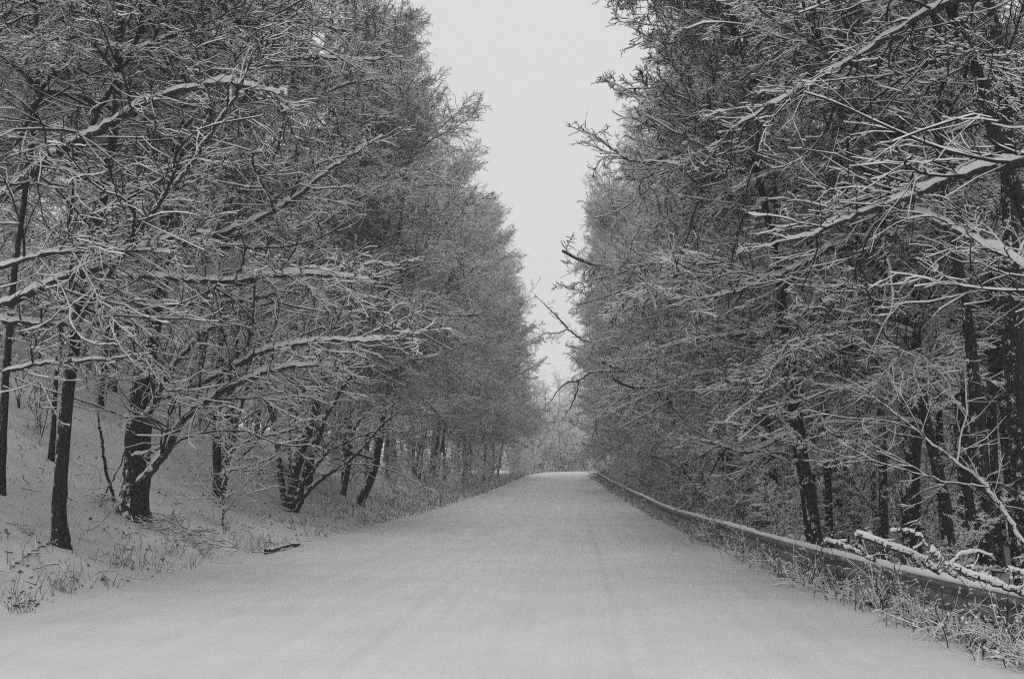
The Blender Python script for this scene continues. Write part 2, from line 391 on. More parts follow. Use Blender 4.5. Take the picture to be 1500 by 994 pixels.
# ------------------------------------------------------------------ hero trees
def px_curve(pts, Y, drift=0.0):
    out = []
    for k, p in enumerate(pts):
        yy = p[2] if len(p) > 2 else Y + drift * k
        out.append(at(p[0], p[1], yy))
    return np.array(out)
def smooth_curve(P, K):
    d = np.concatenate([[0], np.cumsum(np.linalg.norm(np.diff(P, axis=0), axis=1))]); x = np.linspace(0, d[-1], K)
    Q = np.stack([np.interp(x, d, P[:, k]) for k in range(3)], 1)
    for _ in range(max(1, K // 14)): Q[1:-1] = (Q[:-2] + 2 * Q[1:-1] + Q[2:]) / 4
    return Q
def limb(root, pts, Y, w0, w1, n2=14, n3=7, n4=3, seed=0, drift=0., snow=.017, label=None, dark=False, tw=True, jit=.012):
    """a limb followed from the photograph, at its own distance; w in photo pixels"""
    rng = np.random.default_rng(1000 + seed)
    P0 = px_curve(pts, Y, drift); Ln = np.linalg.norm(np.diff(P0, axis=0), axis=1).sum()
    K = int(np.clip(Ln / .09, 16, 90)); P = smooth_curve(P0, K); P[1:-1] += rng.normal(size=(K - 2, 3)) * jit
    Ym = P[:, 1].mean(); R = np.linspace(w0, w1, K) / 2 / F_PX * Ym * 1.02 * np.interp(np.arange(K), [0, K * .8, K - 1], [1, 1, .3])
    g = Geo(); o_ = np.array(root.location)
    sweep(g, (P - o_)[None], R[None], 8, 0.0 if dark else .5 * R.max() + .012, rng, (0, 0), .35)
    me = g.mesh('branch', [M_BARK if dark else M_LIMB]); me.polygons.foreach_set('use_smooth', np.ones(len(me.polygons), bool))
    br = link('branch', me, root)
    if label: br['label'] = label
    if tw:
        g = Geo(); foliage(g, rng, (P - o_)[None], R[None].clip(.014, .05), int(n2 * .8 + 1), min(n3 + 2, 10), min(n4, 3), snow, k3=5, t0=.12)
        link('twigs', g.mesh('twigs', LMATS), br, kind='stuff')
    return br
def hero(label, pts, w, H=None, Y=None, side=0., n=22, Lmax=5, zmin=None, name='tree', kind='bare tree', mat_=None, spread=1.2, taper=.35, lean=None, seed=1, S=12, group=None, topb=True, dressed=True):
    rng = np.random.default_rng(seed + 500)
    if Y is None: Y = hit(*pts[0][:2])
    P = px_curve(pts, Y); base = P[0].copy(); base[2] = min(base[2], g1(base[0], base[1]))
    R = np.interp(np.arange(len(P)), np.linspace(0, len(P) - 1, len(w)), w) / 2 / F_PX * Y * .84
    P[1:] += rng.normal(size=(len(P) - 1, 3)) * [.03, .03, 0]
    P[0, 2] = base[2] - .15
    if H and P[-1, 2] < base[2] + H:
        d = unit(P[-1] - P[-2]); d = unit(d + UP * .8); k = 6; hh = base[2] + H - P[-1, 2]
        ext = []; p = P[-1].copy()
        for q in range(k):
            p = p + unit(d + rng.normal(size=3) * .07) * hh / k / max(d[2], .5); ext.append(p.copy())
        R = np.concatenate([R, np.linspace(R[-1] * .9, R[-1] * .25, k)]); P = np.concatenate([P, ext])
    root = thing(name, tuple(base), label, kind, group)
    tm = trunk_mesh(P - base, R, mat_ or M_BARK, S, rng=rng); link('trunk', tm, root)
    if dressed: dress(root, P, rng, base[2] + (zmin or 3), n, Lmax, side, spread, top=topb)
    return root, Y, P
E, Wd = 0.0, pi     # azimuths: east (towards the road from the left), west
# left side
T1, y1, _ = hero('straight dark trunk nearest the road on the left bank, second from the left edge', [(90,800),(89,740),(90,680),(94,600),(103,520),(118,450),(130,380),(150,290),(175,180)], [30,26,24,20,17], 15, n=24, zmin=7.2, side=E, seed=1, Lmax=5)
T2, y2, _ = hero('thickest trunk on the left bank with a low forked limb and brush at its foot', [(194,757),(199,700),(206,640),(213,560),(222,480),(232,400),(242,330),(255,250),(264,150)], [58,50,42,38,32,28], 17, n=30, zmin=6.8, side=E+.3, seed=2, Lmax=5.4)
T3, y3, _ = hero('twin dark stems on the left bank behind a thin snowy sapling', [(320,727),(318,660),(318,600),(320,540),(323,470)], [17,16,14], 14, n=20, zmin=3.6, side=E, seed=3, Lmax=4.5)
T0, y0, _ = hero('dark trunk cut by the left edge of the photograph', [(0,724),(4,650),(9,570),(14,500),(18,420)], [17,15,13], 16, n=24, zmin=6.5, side=E+.2, seed=4, Lmax=5)
T00, y00, _ = hero('thin forked trunk high on the left bank behind the straight dark trunk', [(74,674),(79,610),(84,560),(90,500)], [11,9,8], 13, n=16, zmin=3, side=E, seed=5, Lmax=4)
T5, y5, _ = hero('leaning curved trunk with snow on its upper side beside the multi-stem shrub', [(520,736),(537,712),(549,688),(556,655),(561,620),(566,560)], [19,17,14,11], 13, n=18, zmin=3.2, side=E, seed=6, Lmax=4.5)
T6, y6, _ = hero('slim curved trunk between the multi-stem shrub and the leaning curved trunk', [(501,722),(508,695),(511,660),(513,620),(515,560)], [11,10,8], 12, n=14, zmin=3, side=E, seed=7, Lmax=4)
T45, _, _ = hero('dark trunk standing just behind the multi-stem shrub', [(449,712),(452,680),(458,640),(466,600),(476,540)], [17,15,12], 13, n=16, zmin=3, side=E, seed=8, Lmax=4.4)
# stems of T3 and the fork limbs of T2
limb(T3, [(324,722),(331,670),(336,610),(338,560),(345,500),(350,450)], y3, 14, 9, 12, 6, 3, 1, dark=True)
limb(T3, [(328,700),(340,645),(352,590),(370,545),(400,500)], y3 - .1, 9, 6, 14, 6, 3, 2)
limb(T3, [(332,665),(372,640),(405,635),(440,625),(462,610)], y3 - .5, 5, 3, 14, 6, 3, 3, -0)
limb(T3, [(330,690),(360,685),(395,672),(425,655)], y3 - .6, 4, 2, 10, 6, 3, 4)
limb(T3, [(334,640),(300,610),(275,600)], y3 - .5, 4, 2, 10, 5, 3, 41)
limb(T2, [(205,706),(225,684),(245,660),(257,632),(272,608),(295,592),(330,570),(360,555),(400,541),(450,534),(500,536)], y2 - .2, 15, 5, 22, 8, 4, 5, -.25)
limb(T2, [(210,612),(222,598),(232,575),(245,548),(262,525),(285,500),(320,470),(360,450)], y2 - .3, 11, 5, 20, 8, 4, 6, -.2)
limb(T2, [(234,582),(262,574),(290,562),(322,548),(352,530),(385,514),(430,504),(490,498),(540,500),(600,488)], y2 - .4, 12, 4, 26, 8, 4, 7, -.35)
limb(T2, [(196,668),(215,664),(235,655),(248,648)], y2 - .4, 7, 3, 4, 3, 2, 8, tw=True)
limb(T2, [(150,402),(200,404),(250,406),(310,412),(370,408),(430,400),(490,404),(540,410)], y2 - 1.5, 13, 5, 24, 8, 4, 9, -.3)
limb(T2, [(222,445),(270,446),(310,442),(350,440),(395,432),(440,414),(500,395),(560,385)], y2 - .4, 10, 4, 24, 8, 4, 10, -.3)
limb(T2, [(220,448),(190,446),(165,444),(140,462),(110,480),(100,500)], y2 - .6, 11, 5, 14, 7, 4, 11, -.3)
limb(T2, [(225,430),(240,400),(262,330),(250,260),(262,200),(300,150),(330,110)], y2 - .8, 9, 5, 16, 7, 4, 12, -.3)
limb(T2, [(228,380),(270,352),(310,348),(360,330),(420,300),(480,250),(560,200)], y2 - .4, 12, 4, 24, 8, 4, 13, -.25)
limb(T1, [(0,470),(40,472),(90,476),(140,474),(190,472),(215,478)], y1 - .4, 11, 7, 18, 7, 4, 14)
limb(T1, [(6,544),(50,534),(100,530),(160,526),(196,520)], y1 - .7, 7, 5, 12, 6, 4, 15)
limb(T1, [(0,448),(50,426),(100,404),(140,394),(180,372),(222,360),(260,345),(310,340)], y1 - .6, 17, 7, 24, 8, 4, 16)
limb(T1, [(0,392),(50,374),(100,368),(150,372),(200,366),(260,372)], y1 - 1.5, 8, 4, 20, 8, 4, 17)
limb(T1, [(115,470),(140,430),(175,380),(230,300),(280,240),(340,150),(380,60)], y1 - .8, 8, 5, 20, 7, 4, 18, -.2)
limb(T0, [(0,290),(40,258),(80,225),(115,205),(150,190),(210,150),(280,128),(340,120),(420,140)], y0 - 1, 17, 6, 26, 8, 4, 19, -.3)
limb(T0, [(22,214),(60,136),(95,64),(132,0),(160,-50)], y0 - 1.5, 8, 6, 10, 6, 3, 20, dark=True)
limb(T0, [(95,245),(120,215),(150,150),(190,80),(225,0),(250,-50)], y0 - 1.4, 9, 7, 10, 6, 3, 21, dark=True)
limb(T2, [(196,172),(215,145),(243,115),(272,65),(312,0),(330,-40)], y2 - 1.4, 7, 5, 12, 7, 3, 22, dark=True)
limb(T0, [(70,235),(120,262),(170,270),(230,280),(300,262)], y0 - 2, 8, 3, 22, 8, 4, 23)
limb(T2, [(200,60),(240,70),(290,90),(340,110),(400,90),(460,84),(530,88),(590,84)], y2 - .6, 9, 4, 26, 8, 4, 24)
limb(T2, [(330,110),(380,120),(430,132),(470,138),(520,120),(570,115)], y2 + .5, 6, 3, 22, 8, 4, 25)
# multi-stem shrub
rng = np.random.default_rng(3)
ysb = hit(427, 748); pb = at(427, 748, ysb)
SH = thing('shrub', tuple(pb), 'multi-stem snowy shrub fanning up from one foot at the left road edge', 'shrub')
for k, (pts, w0, w1) in enumerate([([(419,744),(412,700),(405,640),(398,606),(388,580),(372,556)],8,6),([(424,746),(430,695),(446,645),(460,602),(470,560),(492,515),(520,470)],15,8),
        ([(430,748),(444,702),(462,655),(476,612),(500,570),(530,530)],10,5),([(433,748),(450,718),(478,694),(503,680),(528,660),(560,620),(600,590)],8,3),
        ([(428,746),(425,700),(424,650),(423,610),(430,560)],4,3),([(504,680),(508,655),(520,625),(540,600)],6,3),([(446,705),(480,660),(520,640),(570,625)],5,3)]):
    limb(SH, pts, ysb, w0 * 1.15, w1, 9, 4, 3, 60 + k, dark=True, snow=.013)
# right side
R1, yr1, _ = hero('dark leaning trunk right behind the guardrail where it meets the brush', [(1199,790),(1190,750),(1180,705),(1172,650),(1164,590),(1158,520),(1150,460),(1140,390),(1126,320),(1104,230)], [25,22,20,17,14,12], 15, Y=18.5, n=22, zmin=5, side=Wd, seed=21, Lmax=4.2)
R1b, _, _ = hero('thinner trunk close beside the dark leaning trunk behind the guardrail', [(1189,792),(1180,740),(1172,700),(1164,645),(1156,560),(1146,480)], [15,13,11], 12, Y=19.2, n=12, zmin=5, side=Wd, seed=22, Lmax=4.2)
R2, _, _ = hero('slender leaning trunk, left of the close pair deeper in the right forest', [(1232,790),(1224,715),(1212,665),(1196,600),(1188,560),(1170,480)], [10,8,7], 13, Y=31, n=14, zmin=3, side=Wd, seed=23, Lmax=4.2)
R2b, _, _ = hero('slender leaning trunk, right of the close pair deeper in the right forest', [(1262,790),(1244,700),(1226,640),(1208,560),(1195,500)], [10,8,7], 13, Y=32, n=14, zmin=3, side=Wd, seed=24, Lmax=4.2)
R3, yr3, _ = hero('thick dark trunk behind the log pile at the guardrail', [(1338,815),(1336,760),(1337,690),(1341,600),(1343,500),(1338,400),(1328,330),(1316,200)], [38,32,20,15,13], 17, Y=19, n=24, zmin=3, side=Wd, seed=25, Lmax=4.6)
R4, _, _ = hero('leaning dark trunk right of the thick trunk behind the log pile', [(1398,830),(1390,770),(1380,715),(1368,660),(1356,600),(1345,540)], [25,22,18,14], 14, Y=18.5, n=24, zmin=3, side=Wd, seed=26, Lmax=4.2)
R5, _, _ = hero('broad black trunk near the right edge beside the fallen leaning stem', [(1444,850),(1441,780),(1436,700),(1430,620),(1424,540),(1415,440)], [34,31,25,18], 16, Y=16, n=16, zmin=6, side=Wd-.4, seed=27, Lmax=4.6)
R6, _, _ = hero('tall straight trunk crossed by two long snowy limbs in the right forest', [(1413,830),(1412,720),(1410,620),(1405,500),(1400,400),(1395,330),(1385,200),(1374,60),(1370,-20)], [25,23,22,20,18], 18, Y=21, n=14, zmin=7, side=Wd, seed=28, Lmax=4.6)
R7, _, _ = hero('massive dark trunk at the right edge of the photograph', [(1500,860),(1496,700),(1488,520),(1481,380),(1478,250),(1466,100),(1440,-40)], [34,32,30,26,22], 18, Y=14.5, n=8, zmin=9, side=Wd-.5, seed=29, Lmax=4.6)
R8, _, _ = hero('slim trunk left of the massive one at the right edge', [(1466,830),(1456,700),(1452,560),(1450,420),(1446,250),(1430,100)], [14,14,12], 16, Y=24, n=10, zmin=6, side=Wd, seed=30, Lmax=4.6)
R9, _, _ = hero('trunk bowed over at the top right corner with snow along its back', [(1560,830),(1552,600),(1530,420),(1500,310),(1470,225),(1445,150),(1418,80),(1400,10),(1392,-60)], [26,24,22,20,17], None, Y=13, n=2, zmin=9, side=Wd, seed=31, Lmax=4.6, mat_=M_BARK, topb=False)
# near right tree just outside the frame that sends the long limbs in
pR = at(1640, 930, 10.5); pR[2] = g1(pR[0], pR[1])
RN = thing('tree', tuple(pR), 'near tree outside the right edge whose long snowy limbs cross the frame', 'bare tree')
Pn = np.array([[0,0,-.2],[0,0,1.5],[-.02,.05,3],[-.1,.1,4.5],[-.15,.1,6],[-.2,.15,8],[-.3,.2,11],[-.3,.2,14]]); link('trunk', trunk_mesh(Pn, np.linspace(.2, .06, 8), M_BARK), RN)
dress(RN, Pn + pR, np.random.default_rng(4), 9, 6, 3.6, Wd - .4, .9)
limb(RN, [(1640,190),(1560,215),(1500,234),(1440,246),(1385,264),(1330,288),(1300,298),(1250,316),(1190,345),(1120,360)], 11.5, 17, 6, 20, 7, 4, 30, .25)
limb(RN, [(1600,450),(1550,418),(1500,390),(1455,365),(1420,345),(1380,326),(1335,306),(1300,285)], 11.5, 17, 7, 20, 7, 4, 31, .25)
limb(RN, [(1600,-40),(1500,-20),(1420,-5),(1375,8),(1330,36),(1290,62),(1255,84),(1215,108),(1170,133),(1120,160),(1070,190)], 12, 15, 6, 24, 7, 4, 32, .3)
limb(R3, [(1330,345),(1312,342),(1250,346),(1215,362),(1180,385),(1130,408),(1070,430),(1010,440)], 18, 12, 4, 26, 7, 4, 33)
limb(R1, [(1226,273),(1180,262),(1120,246),(1060,233),(1012,218),(985,224),(950,238),(920,236),(892,214),(870,200)], 20, 13, 3, 26, 7, 4, 34)
limb(R1, [(1140,300),(1100,265),(1060,250),(1010,245),(970,252),(940,262),(915,264)], 20.5, 9, 3, 20, 7, 4, 35)
limb(R1, [(1128,330),(1080,290),(1040,262),(1010,270),(985,290)], 21, 7, 3, 20, 7, 4, 36)
limb(R1, [(1156,520),(1130,488),(1100,488),(1060,492),(1000,500),(950,515)], 23, 8, 3, 20, 7, 4, 37)
limb(R1, [(1175,640),(1150,636),(1125,650),(1090,664),(1050,650),(1010,640)], 23.5, 8, 3, 14, 7, 3, 38)
limb(R3, [(1240,175),(1225,152),(1200,120),(1180,108),(1150,112),(1110,120),(1060,112)], 19, 16, 4, 20, 7, 4, 39)
limb(R4, [(1410,600),(1370,560),(1330,540),(1290,560),(1230,565),(1170,590),(1110,600)], 18, 7, 3, 22, 8, 4, 40)
# leaning stem with a comb of twigs
LS = thing('leaning_tree', tuple(at(1530, 850, 12.5) * [1, 1, 0] + [0, 0, g1(*at(1530, 850, 12.5)[:2])]), 'snowy stem leaning left across the right forest from behind the guardrail end', 'leaning tree')
limb(LS, [(1530,856),(1500,797),(1470,745),(1448,713),(1425,692),(1390,668),(1350,636),(1300,595),(1250,560),(1200,540)], 12.5, 7, 2.5, 11, 5, 3, 42, .35, snow=.008, dark=True)
limb(LS, [(1448,713),(1380,705),(1300,680),(1240,668),(1180,650),(1120,640)], 13, 3, 1.5, 7, 5, 3, 43, .5, snow=.008, dark=True)
# the two dark boughs that hang into the gap over the far road
pO = np.array([5.2, 36, g1(5.2, 36)])
TO = thing('tree', tuple(pO), 'tree whose dark bent bough hangs over the middle of the road', 'bare tree')
Po = np.array([[0,0,-.2],[-.05,0,3],[0,.1,6],[.1,.1,10],[.1,.1,15]]); link('trunk', trunk_mesh(Po, np.linspace(.16, .04, 5), M_BARK), TO)
dress(TO, Po + pO, np.random.default_rng(6), 3.5, 20, 3.0, Wd)
limb(TO, [(1068,560),(1000,546),(940,542),(905,543),(880,543),(862,545),(852,556),(832,559),(820,566),(809,584),(796,600)], 36, 5.5, 2.2, 3, 3, 2, 45, dark=True, label='dark bent bough over the road')
limb(TO, [(848,558),(845,575),(838,592),(826,612)], 36, 3, 1.4, 4, 3, 2, 46, dark=True)
pO2 = np.array([5.0, 56, g1(5.0, 56)])
TO2 = thing('tree', tuple(pO2), 'tree whose thin forked bough crosses the narrow strip of sky', 'bare tree')
link('trunk', trunk_mesh(Po, np.linspace(.17, .04, 5), M_BARK), TO2); dress(TO2, Po + pO2, np.random.default_rng(7), 3.5, 20, 3.0, Wd)
limb(TO2, [(975,535),(920,516),(888,504),(852,498),(832,482),(815,462),(800,448),(782,430)], 56, 4.5, 1.8, 10, 5, 3, 47, dark=True)
limb(TO2, [(832,482),(818,488),(800,488),(785,495)], 56, 2, 1.2, 8, 5, 2, 48)
# smaller left trunks further along
for k, (pts, w, lab) in enumerate([([(607,700),(612,668),(620,632),(626,580)], [7,6,5], 'left one of two thin trunks behind the fallen poles on the left bank'),
        ([(614,700),(619,668),(624,640),(630,590)], [5,4,4], 'right one of two thin trunks behind the fallen poles on the left bank'),
        ([(640,710),(644,675),(650,640),(656,600)], [6,5,5], 'single thin trunk at the foot of the far left bank'),
        ([(708,704),(710,672),(713,640),(716,600)], [5,5,4], 'dark trunk at the far left road edge before the bend'),
        ([(728,692),(733,665),(738,640),(742,610)], [4,4,3], 'thin leaning trunk at the far left road edge just before the bend')]):
    Yk = hit(*pts[0]); hero(lab, pts, w, 15, Y=min(Yk, 85), n=18, zmin=3, side=E, seed=40 + k, Lmax=4.6)
# rows of trees along both edges: every branch its own object
def row_tree(x, y, H, side, n, Lmax, seed, label, group, zmin=3.0, r=.11, name='tree', lean=.03):
    rng = np.random.default_rng(seed); base = np.array([x, y, g1(x, y)])
    P = trunk_curve(rng, base, H, (rng.normal() * .02 + (lean if side == E else -lean), rng.normal() * .02))
    root = thing(name, tuple(base), label, 'bare tree', group)
    link('trunk', trunk_mesh(P - base, np.linspace(r * rng.uniform(.8, 1.3), .03, len(P)), M_BARK, 8, rng=rng), root)
    dress(root, P, rng, base[2] + zmin, n, Lmax, side)
ORD = 'nearest,second nearest,third nearest,fourth nearest,fifth nearest,sixth nearest,seventh nearest,eighth nearest,ninth nearest,tenth nearest,eleventh nearest,twelfth nearest,thirteenth nearest,fourteenth nearest,fifteenth nearest,sixteenth nearest,seventeenth nearest,eighteenth nearest,nineteenth nearest,farthest'.split(',')
y = 22.0; k = 0; nth = 0
while y < 97:
    rng = np.random.default_rng(900 + k)
    if y > 26: nth += 1; row_tree(float(xl(y)) - rng.uniform(2.6, 4.4), y, rng.uniform(14.5, 17) + y * .055, E, 28, 5.4 - max(0, y - 85) * .05, 900 + k, ORD[nth - 1] + ' tree of the snowy row leaning over the left road edge', 'trees lining the left road edge', 2.4)
    y += rng.uniform(3.2, 4.6) * (1 + y / 150); k += 1
y = 27.0; nth = 0
while y < 112:
    rng = np.random.default_rng(1200 + k)
    nth += 1; row_tree(float(xrail(y)) + rng.uniform(2.2, 4.2), y, rng.uniform(14.5, 17) + y * .045, Wd, 18 if y < 45 else 27, 5.1 - max(0, y - 60) * .012, 1200 + k, ORD[min(nth, 20) - 1] + ' tree of the snowy row leaning over the guardrail', 'trees lining the guardrail', 2.2, lean=.03 + .0011 * y)
    y += rng.uniform(3.2, 4.6) * (1 + y / 150); k += 1
row_tree(-8.6, 72, 19.5, E, 30, 6.6, 2001, 'tall tree whose crown reaches farthest over the far road from the left', None, 3)
row_tree(4.7, 75, 20.5, Wd, 30, 4.8, 2002, 'tall tree whose crown leans farthest over the far road from the right', None, 3, lean=.13)
for q, (x, y, H) in enumerate(((-18.5, 25, 15), (-14.5, 29, 16), (-21, 31, 17), (-16, 35, 17), (-24, 37, 17), (-13, 39, 18), (-19, 42, 17))):
    row_tree(x, y, H, E, 26, 4.8, 2100 + q, 'densely twigged snowy tree up the near left bank behind the thickest trunk', 'dense trees up the near left bank', 4.5)
# near left tree outside the frame
for (x, y, sd_, lab) in ((-9.8, 9.5, 5, 'near tree outside the left edge whose snowy twigs enter the frame'),):
    row_tree(x, y, 14, E + .5, 12, 4.0, sd_, lab, None, 7)
# ------------------------------------------------------------------ forest: shared crowns
def crown_geo(seed, H, n, Lmax, side, zmin):
    rng = np.random.default_rng(seed); V_, Q_, M_ = [], [], []; cnt = 0
    for k in range(n):
        z = zmin + (H - zmin) * (k + rng.random()) / n; rel = z / H
        az = (side + rng.normal() * 1.1) if side is not None and rng.random() < .7 else rng.uniform(0, 2 * pi)
        gi = LOWG[rng.integers(5)] if rel < .8 else LOWG[5 + rng.integers(2)]
        L = Lmax * (1 - .5 * max(0, rel - .45) / .55) * rng.uniform(.6, 1.15); s = L / 5
        c_, s2 = math.cos(az), math.sin(az); tl = rng.uniform(-.1, .3); ct, st = math.cos(tl), math.sin(tl)
        V, Q, M = gi.arr(); V = V * s
        V = V @ np.array([[ct, 0, st], [0, 1, 0], [-st, 0, ct]]); V = V @ np.array([[c_, s2, 0], [-s2, c_, 0], [0, 0, 1]]) + UP * z
        V_.append(V); Q_.append(np.where(Q >= 0, Q + cnt, -1)); M_.append(M); cnt += len(V)
    return mesh_from('crown', np.concatenate(V_), np.concatenate(Q_), LMATS, np.concatenate(M_))
CROWNS = [crown_geo(1, 15, 29, 4.6, None, 3), crown_geo(2, 17, 28, 4.2, None, 4.5), crown_geo(3, 15, 29, 5.2, 0., 2.2), crown_geo(4, 13, 24, 3.6, None, 1.6)]
TRUNKS = []
for H in (15, 17, 15, 13):
    z = np.linspace(-.4, H, 9); P = np.stack([np.sin(z * .3) * .12, np.cos(z * .25) * .12, z], 1); TRUNKS.append(trunk_mesh(P, np.linspace(.15, .03, 9), M_BARK, 8))
print('crown tris', [len(m.polygons) * 2 for m in CROWNS])
def forest_tree(x, y, kind, rz, s, label, group, name='forest_tree'):
    root = thing(name, (x, y, g1(x, y)), label, 'bare tree', group); root.rotation_euler = (RNG.normal() * .03, RNG.normal() * .03, rz); root.scale = (s, s, s)
    link('trunk', TRUNKS[kind], root); link('crown', CROWNS[kind], root, kind='stuff')
placed = []
def try_place(x, y, dmin):
    for a, b_ in placed:
        if (a - x) ** 2 + (b_ - y) ** 2 < dmin * dmin: return False
    placed.append((x, y)); return True
rf = np.random.default_rng(15); nl = nr = 0
for _ in range(6000):
    y = rf.uniform(14, 150); u = rf.uniform(4, 48)
    if y < 32 and u < 13 + (32 - y) * .25: continue
    x = float(xl(y)) - u
    if x / y < -.75 or (y > 96 and x > -13 and u < 9): continue
    if nl < 105 and try_place(x, y, 2.6 + u * .05): 
        nl += 1; forest_tree(x, y, int(rf.choice([0, 1, 3])), rf.uniform(0, 6.28), rf.uniform(.9, 1.35) if y < 96 or x < -13 else rf.uniform(.55, .75), 'bare snowy tree deeper in the forest up the left bank', 'forest trees up the left bank')
for _ in range(6000):
    y = rf.uniform(15, 140); u = rf.uniform(3.5, 55)
    x = float(xrail(min(y, 108))) + max(0, y - 100) * .9 + u
    if x / y > .72: continue
    if nr < 132 and try_place(x, y, 2.4 + u * .04):
        nr += 1; forest_tree(x, y, int(rf.choice([0, 1, 1, 3])), rf.uniform(0, 6.28), rf.uniform(.8, 1.2), 'bare snowy tree deeper in the forest behind the guardrail', 'forest trees behind the guardrail')
for k in range(40):
    y = rf.uniform(18, 50); x = float(xrail(y)) + rf.uniform(1.8, 11)
    if x / y < .58 and try_place(x, y, 1.0): forest_tree(x, y, 1, rf.uniform(0, 6.28), rf.uniform(.62, .95), 'slender dark trunk standing close behind the guardrail', 'slender trunks close behind the guardrail', 'slender_tree')
nb = 0
for _ in range(3000):
    x = rf.uniform(-30, 60); y = rf.uniform(112, 215)
    if float(xl(y)) - 2.5 < x < float(xr(y)) + 2.5 or (y < 158 and -10 < x < 12): continue
    if nb < 60 and try_place(x, y, 2.8):
        nb += 1; forest_tree(x, y, int(rf.choice([0, 2, 3])), rf.uniform(0, 6.28), rf.uniform(1.0, 1.3) if abs(x + 1) < 12 else rf.uniform(.8, 1.1), 'pale hazy tree beyond the bend of the road', 'trees beyond the bend')
# ------------------------------------------------------------------ saplings and bushes
def sapling_geo(seed, H, n, snow=.026):
    rng = np.random.default_rng(seed); g = Geo()
    a = rng.uniform(0, 6.28, n); d = np.stack([np.cos(a) * .35, np.sin(a) * .35, np.ones(n)], 1)
    P = grow(rng, np.stack([np.cos(a), np.sin(a), a * 0 - .1], 1) * .06, d, H * rng.uniform(.6, 1.1, n), 10, .1, -.04)
    R = np.linspace(.016, .005, 10)[None].repeat(n, 0); sweep(g, P, R, 4, .012, rng)
    P2, R2 = kids(rng, P, R, 12, .15, 1, .38, .9, .9, 6, .13, -.02, .6, .005, .25); sweep(g, P2, R2, 4, snow, rng)
    P3, R3 = kids(rng, P2, R2, 7, .1, 1, .4, .85, .5, 4, .16, .02, .6, .004, .12); sweep(g, P3, R3, 4, snow * .9, rng)
    P4, R4 = kids(rng, P3, R3, 3, .2, 1, .5, .8, .6, 3, .2, .03, .7, .0035, .07); sweep(g, P4, R4, 3, snow * .75, rng)
    return g
SAP = [sapling_geo(200 + i, 2.6 + .4 * i, 4).mesh('stems', LMATS) for i in range(4)]
def bramble_geo(seed):
    rng = np.random.default_rng(seed); g = Geo(); n = 26
    a = rng.uniform(0, 6.28, n); sp = rng.uniform(.2, 1.1, n); d = np.stack([np.cos(a) * sp, np.sin(a) * sp, np.ones(n) * .9], 1)
    st = np.stack([rng.normal(size=n) * .22, rng.normal(size=n) * .22, np.zeros(n) - .05], 1)
    P = grow(rng, st, d, rng.uniform(.35, .95, n), 8, .14, -.16); R = np.linspace(.006, .003, 8)[None].repeat(n, 0); sweep(g, P, R, 4, .014, rng)
    P2, R2 = kids(rng, P, R, 5, .2, 1, .4, .9, .9, 4, .2, -.03, .8, .003, .08); sweep(g, P2, R2, 4, .011, rng)
    tips = np.concatenate([P2[:, -1], P[:, -1]]); k = 46; c = tips[rng.integers(0, len(tips), k)]
    # dabs of snow and curled leaves on the tips
    PP = np.stack([c - UP * .012, c, c + UP * .014], 1) + rng.normal(size=(k, 1, 3)) * .01
    sweep(g, PP, np.array([[.004, .014, .004]]).repeat(k, 0), 4, 0, rng, (1, 1))
    return g
BRA = [bramble_geo(300 + i).mesh('stems', LMATS) for i in range(4)]
print('sap', [len(m.polygons) * 2 for m in SAP + BRA])
def bush(name, meshes, x, y, s, label, cat, group, rng, zs=1):
    o = link(name, meshes[rng.integers(len(meshes))], None, label=label, category=cat, group=group)
    o.location = (x, y, g1(x, y) - .02); o.rotation_euler = (rng.normal() * .1, rng.normal() * .1, rng.uniform(0, 6.28)); o.scale = (s, s, s * zs)
rb = np.random.default_rng(31)
n = 0
while n < 120:
    y = 24 + 90 * rb.random() ** 1.3; u = 1.2 + rb.exponential(6)
    x = float(xrail(min(y, 108))) + max(0, y - 100) * .9 + u
    if x / y > .6 or u > 28: continue
    bush('sapling', SAP, x, y, rb.uniform(.6, 1.25), 'snow-covered sapling in the thicket behind the guardrail', 'sapling', 'saplings behind the guardrail', rb); n += 1
n = 0
while n < 70:
    y = 30 + 85 * rb.random(); u = .6 + rb.exponential(5)
    if y < 36 and u < 3: continue
    bush('sapling', SAP, float(xl(y)) - u, y, rb.uniform(.5, 1.1), 'snow-covered sapling in the undergrowth of the far left bank', 'sapling', 'saplings on the far left bank', rb); n += 1
n = 0
while n < 42:
    y = rb.uniform(26, 62); x = y * rb.uniform(.17, .6)
    if x < float(xrail(y)) + 3: continue
    bush('sapling', SAP, x, y, rb.uniform(1.0, 1.6), 'tall snow-covered sapling among the trunks of the right forest', 'sapling', 'saplings deep in the right forest', rb); n += 1
n = 0
while n < 50:
    y = rb.uniform(20, 50); u = 11 + rb.random() * 16 - max(0, y - 30) * .2; x = float(xl(y)) - u
    if x / y < -.72: continue
    bush('sapling', SAP, x, y, rb.uniform(.9, 1.6), 'snow-covered sapling in the thicket on top of the left bank', 'sapling', 'saplings on top of the left bank', rb); n += 1
for (px, py, s) in ((60,640,.8),(150,600,.6),(250,590,.7),(370,610,.6),(585,690,.8),(570,700,.6),(30,600,.9),(330,590,.8),(480,640,.7),(430,620,.6),(540,660,.7)):
    p = at(px, py, hit(px, py)); bush('sapling', SAP, p[0], p[1], s, 'snow-covered sapling high on the near left bank', 'sapling', 'saplings on the near left bank', rb)
n = 0
while n < 130:
    y = rb.uniform(108, 165); x = float(xl(y)) - 1 - rb.exponential(5)
    bush('shrub', SAP, x, y, rb.uniform(1.1, 2.2), 'pale snowy shrub at the outer edge of the bend', 'shrub', 'shrubs beyond the bend', rb); n += 1
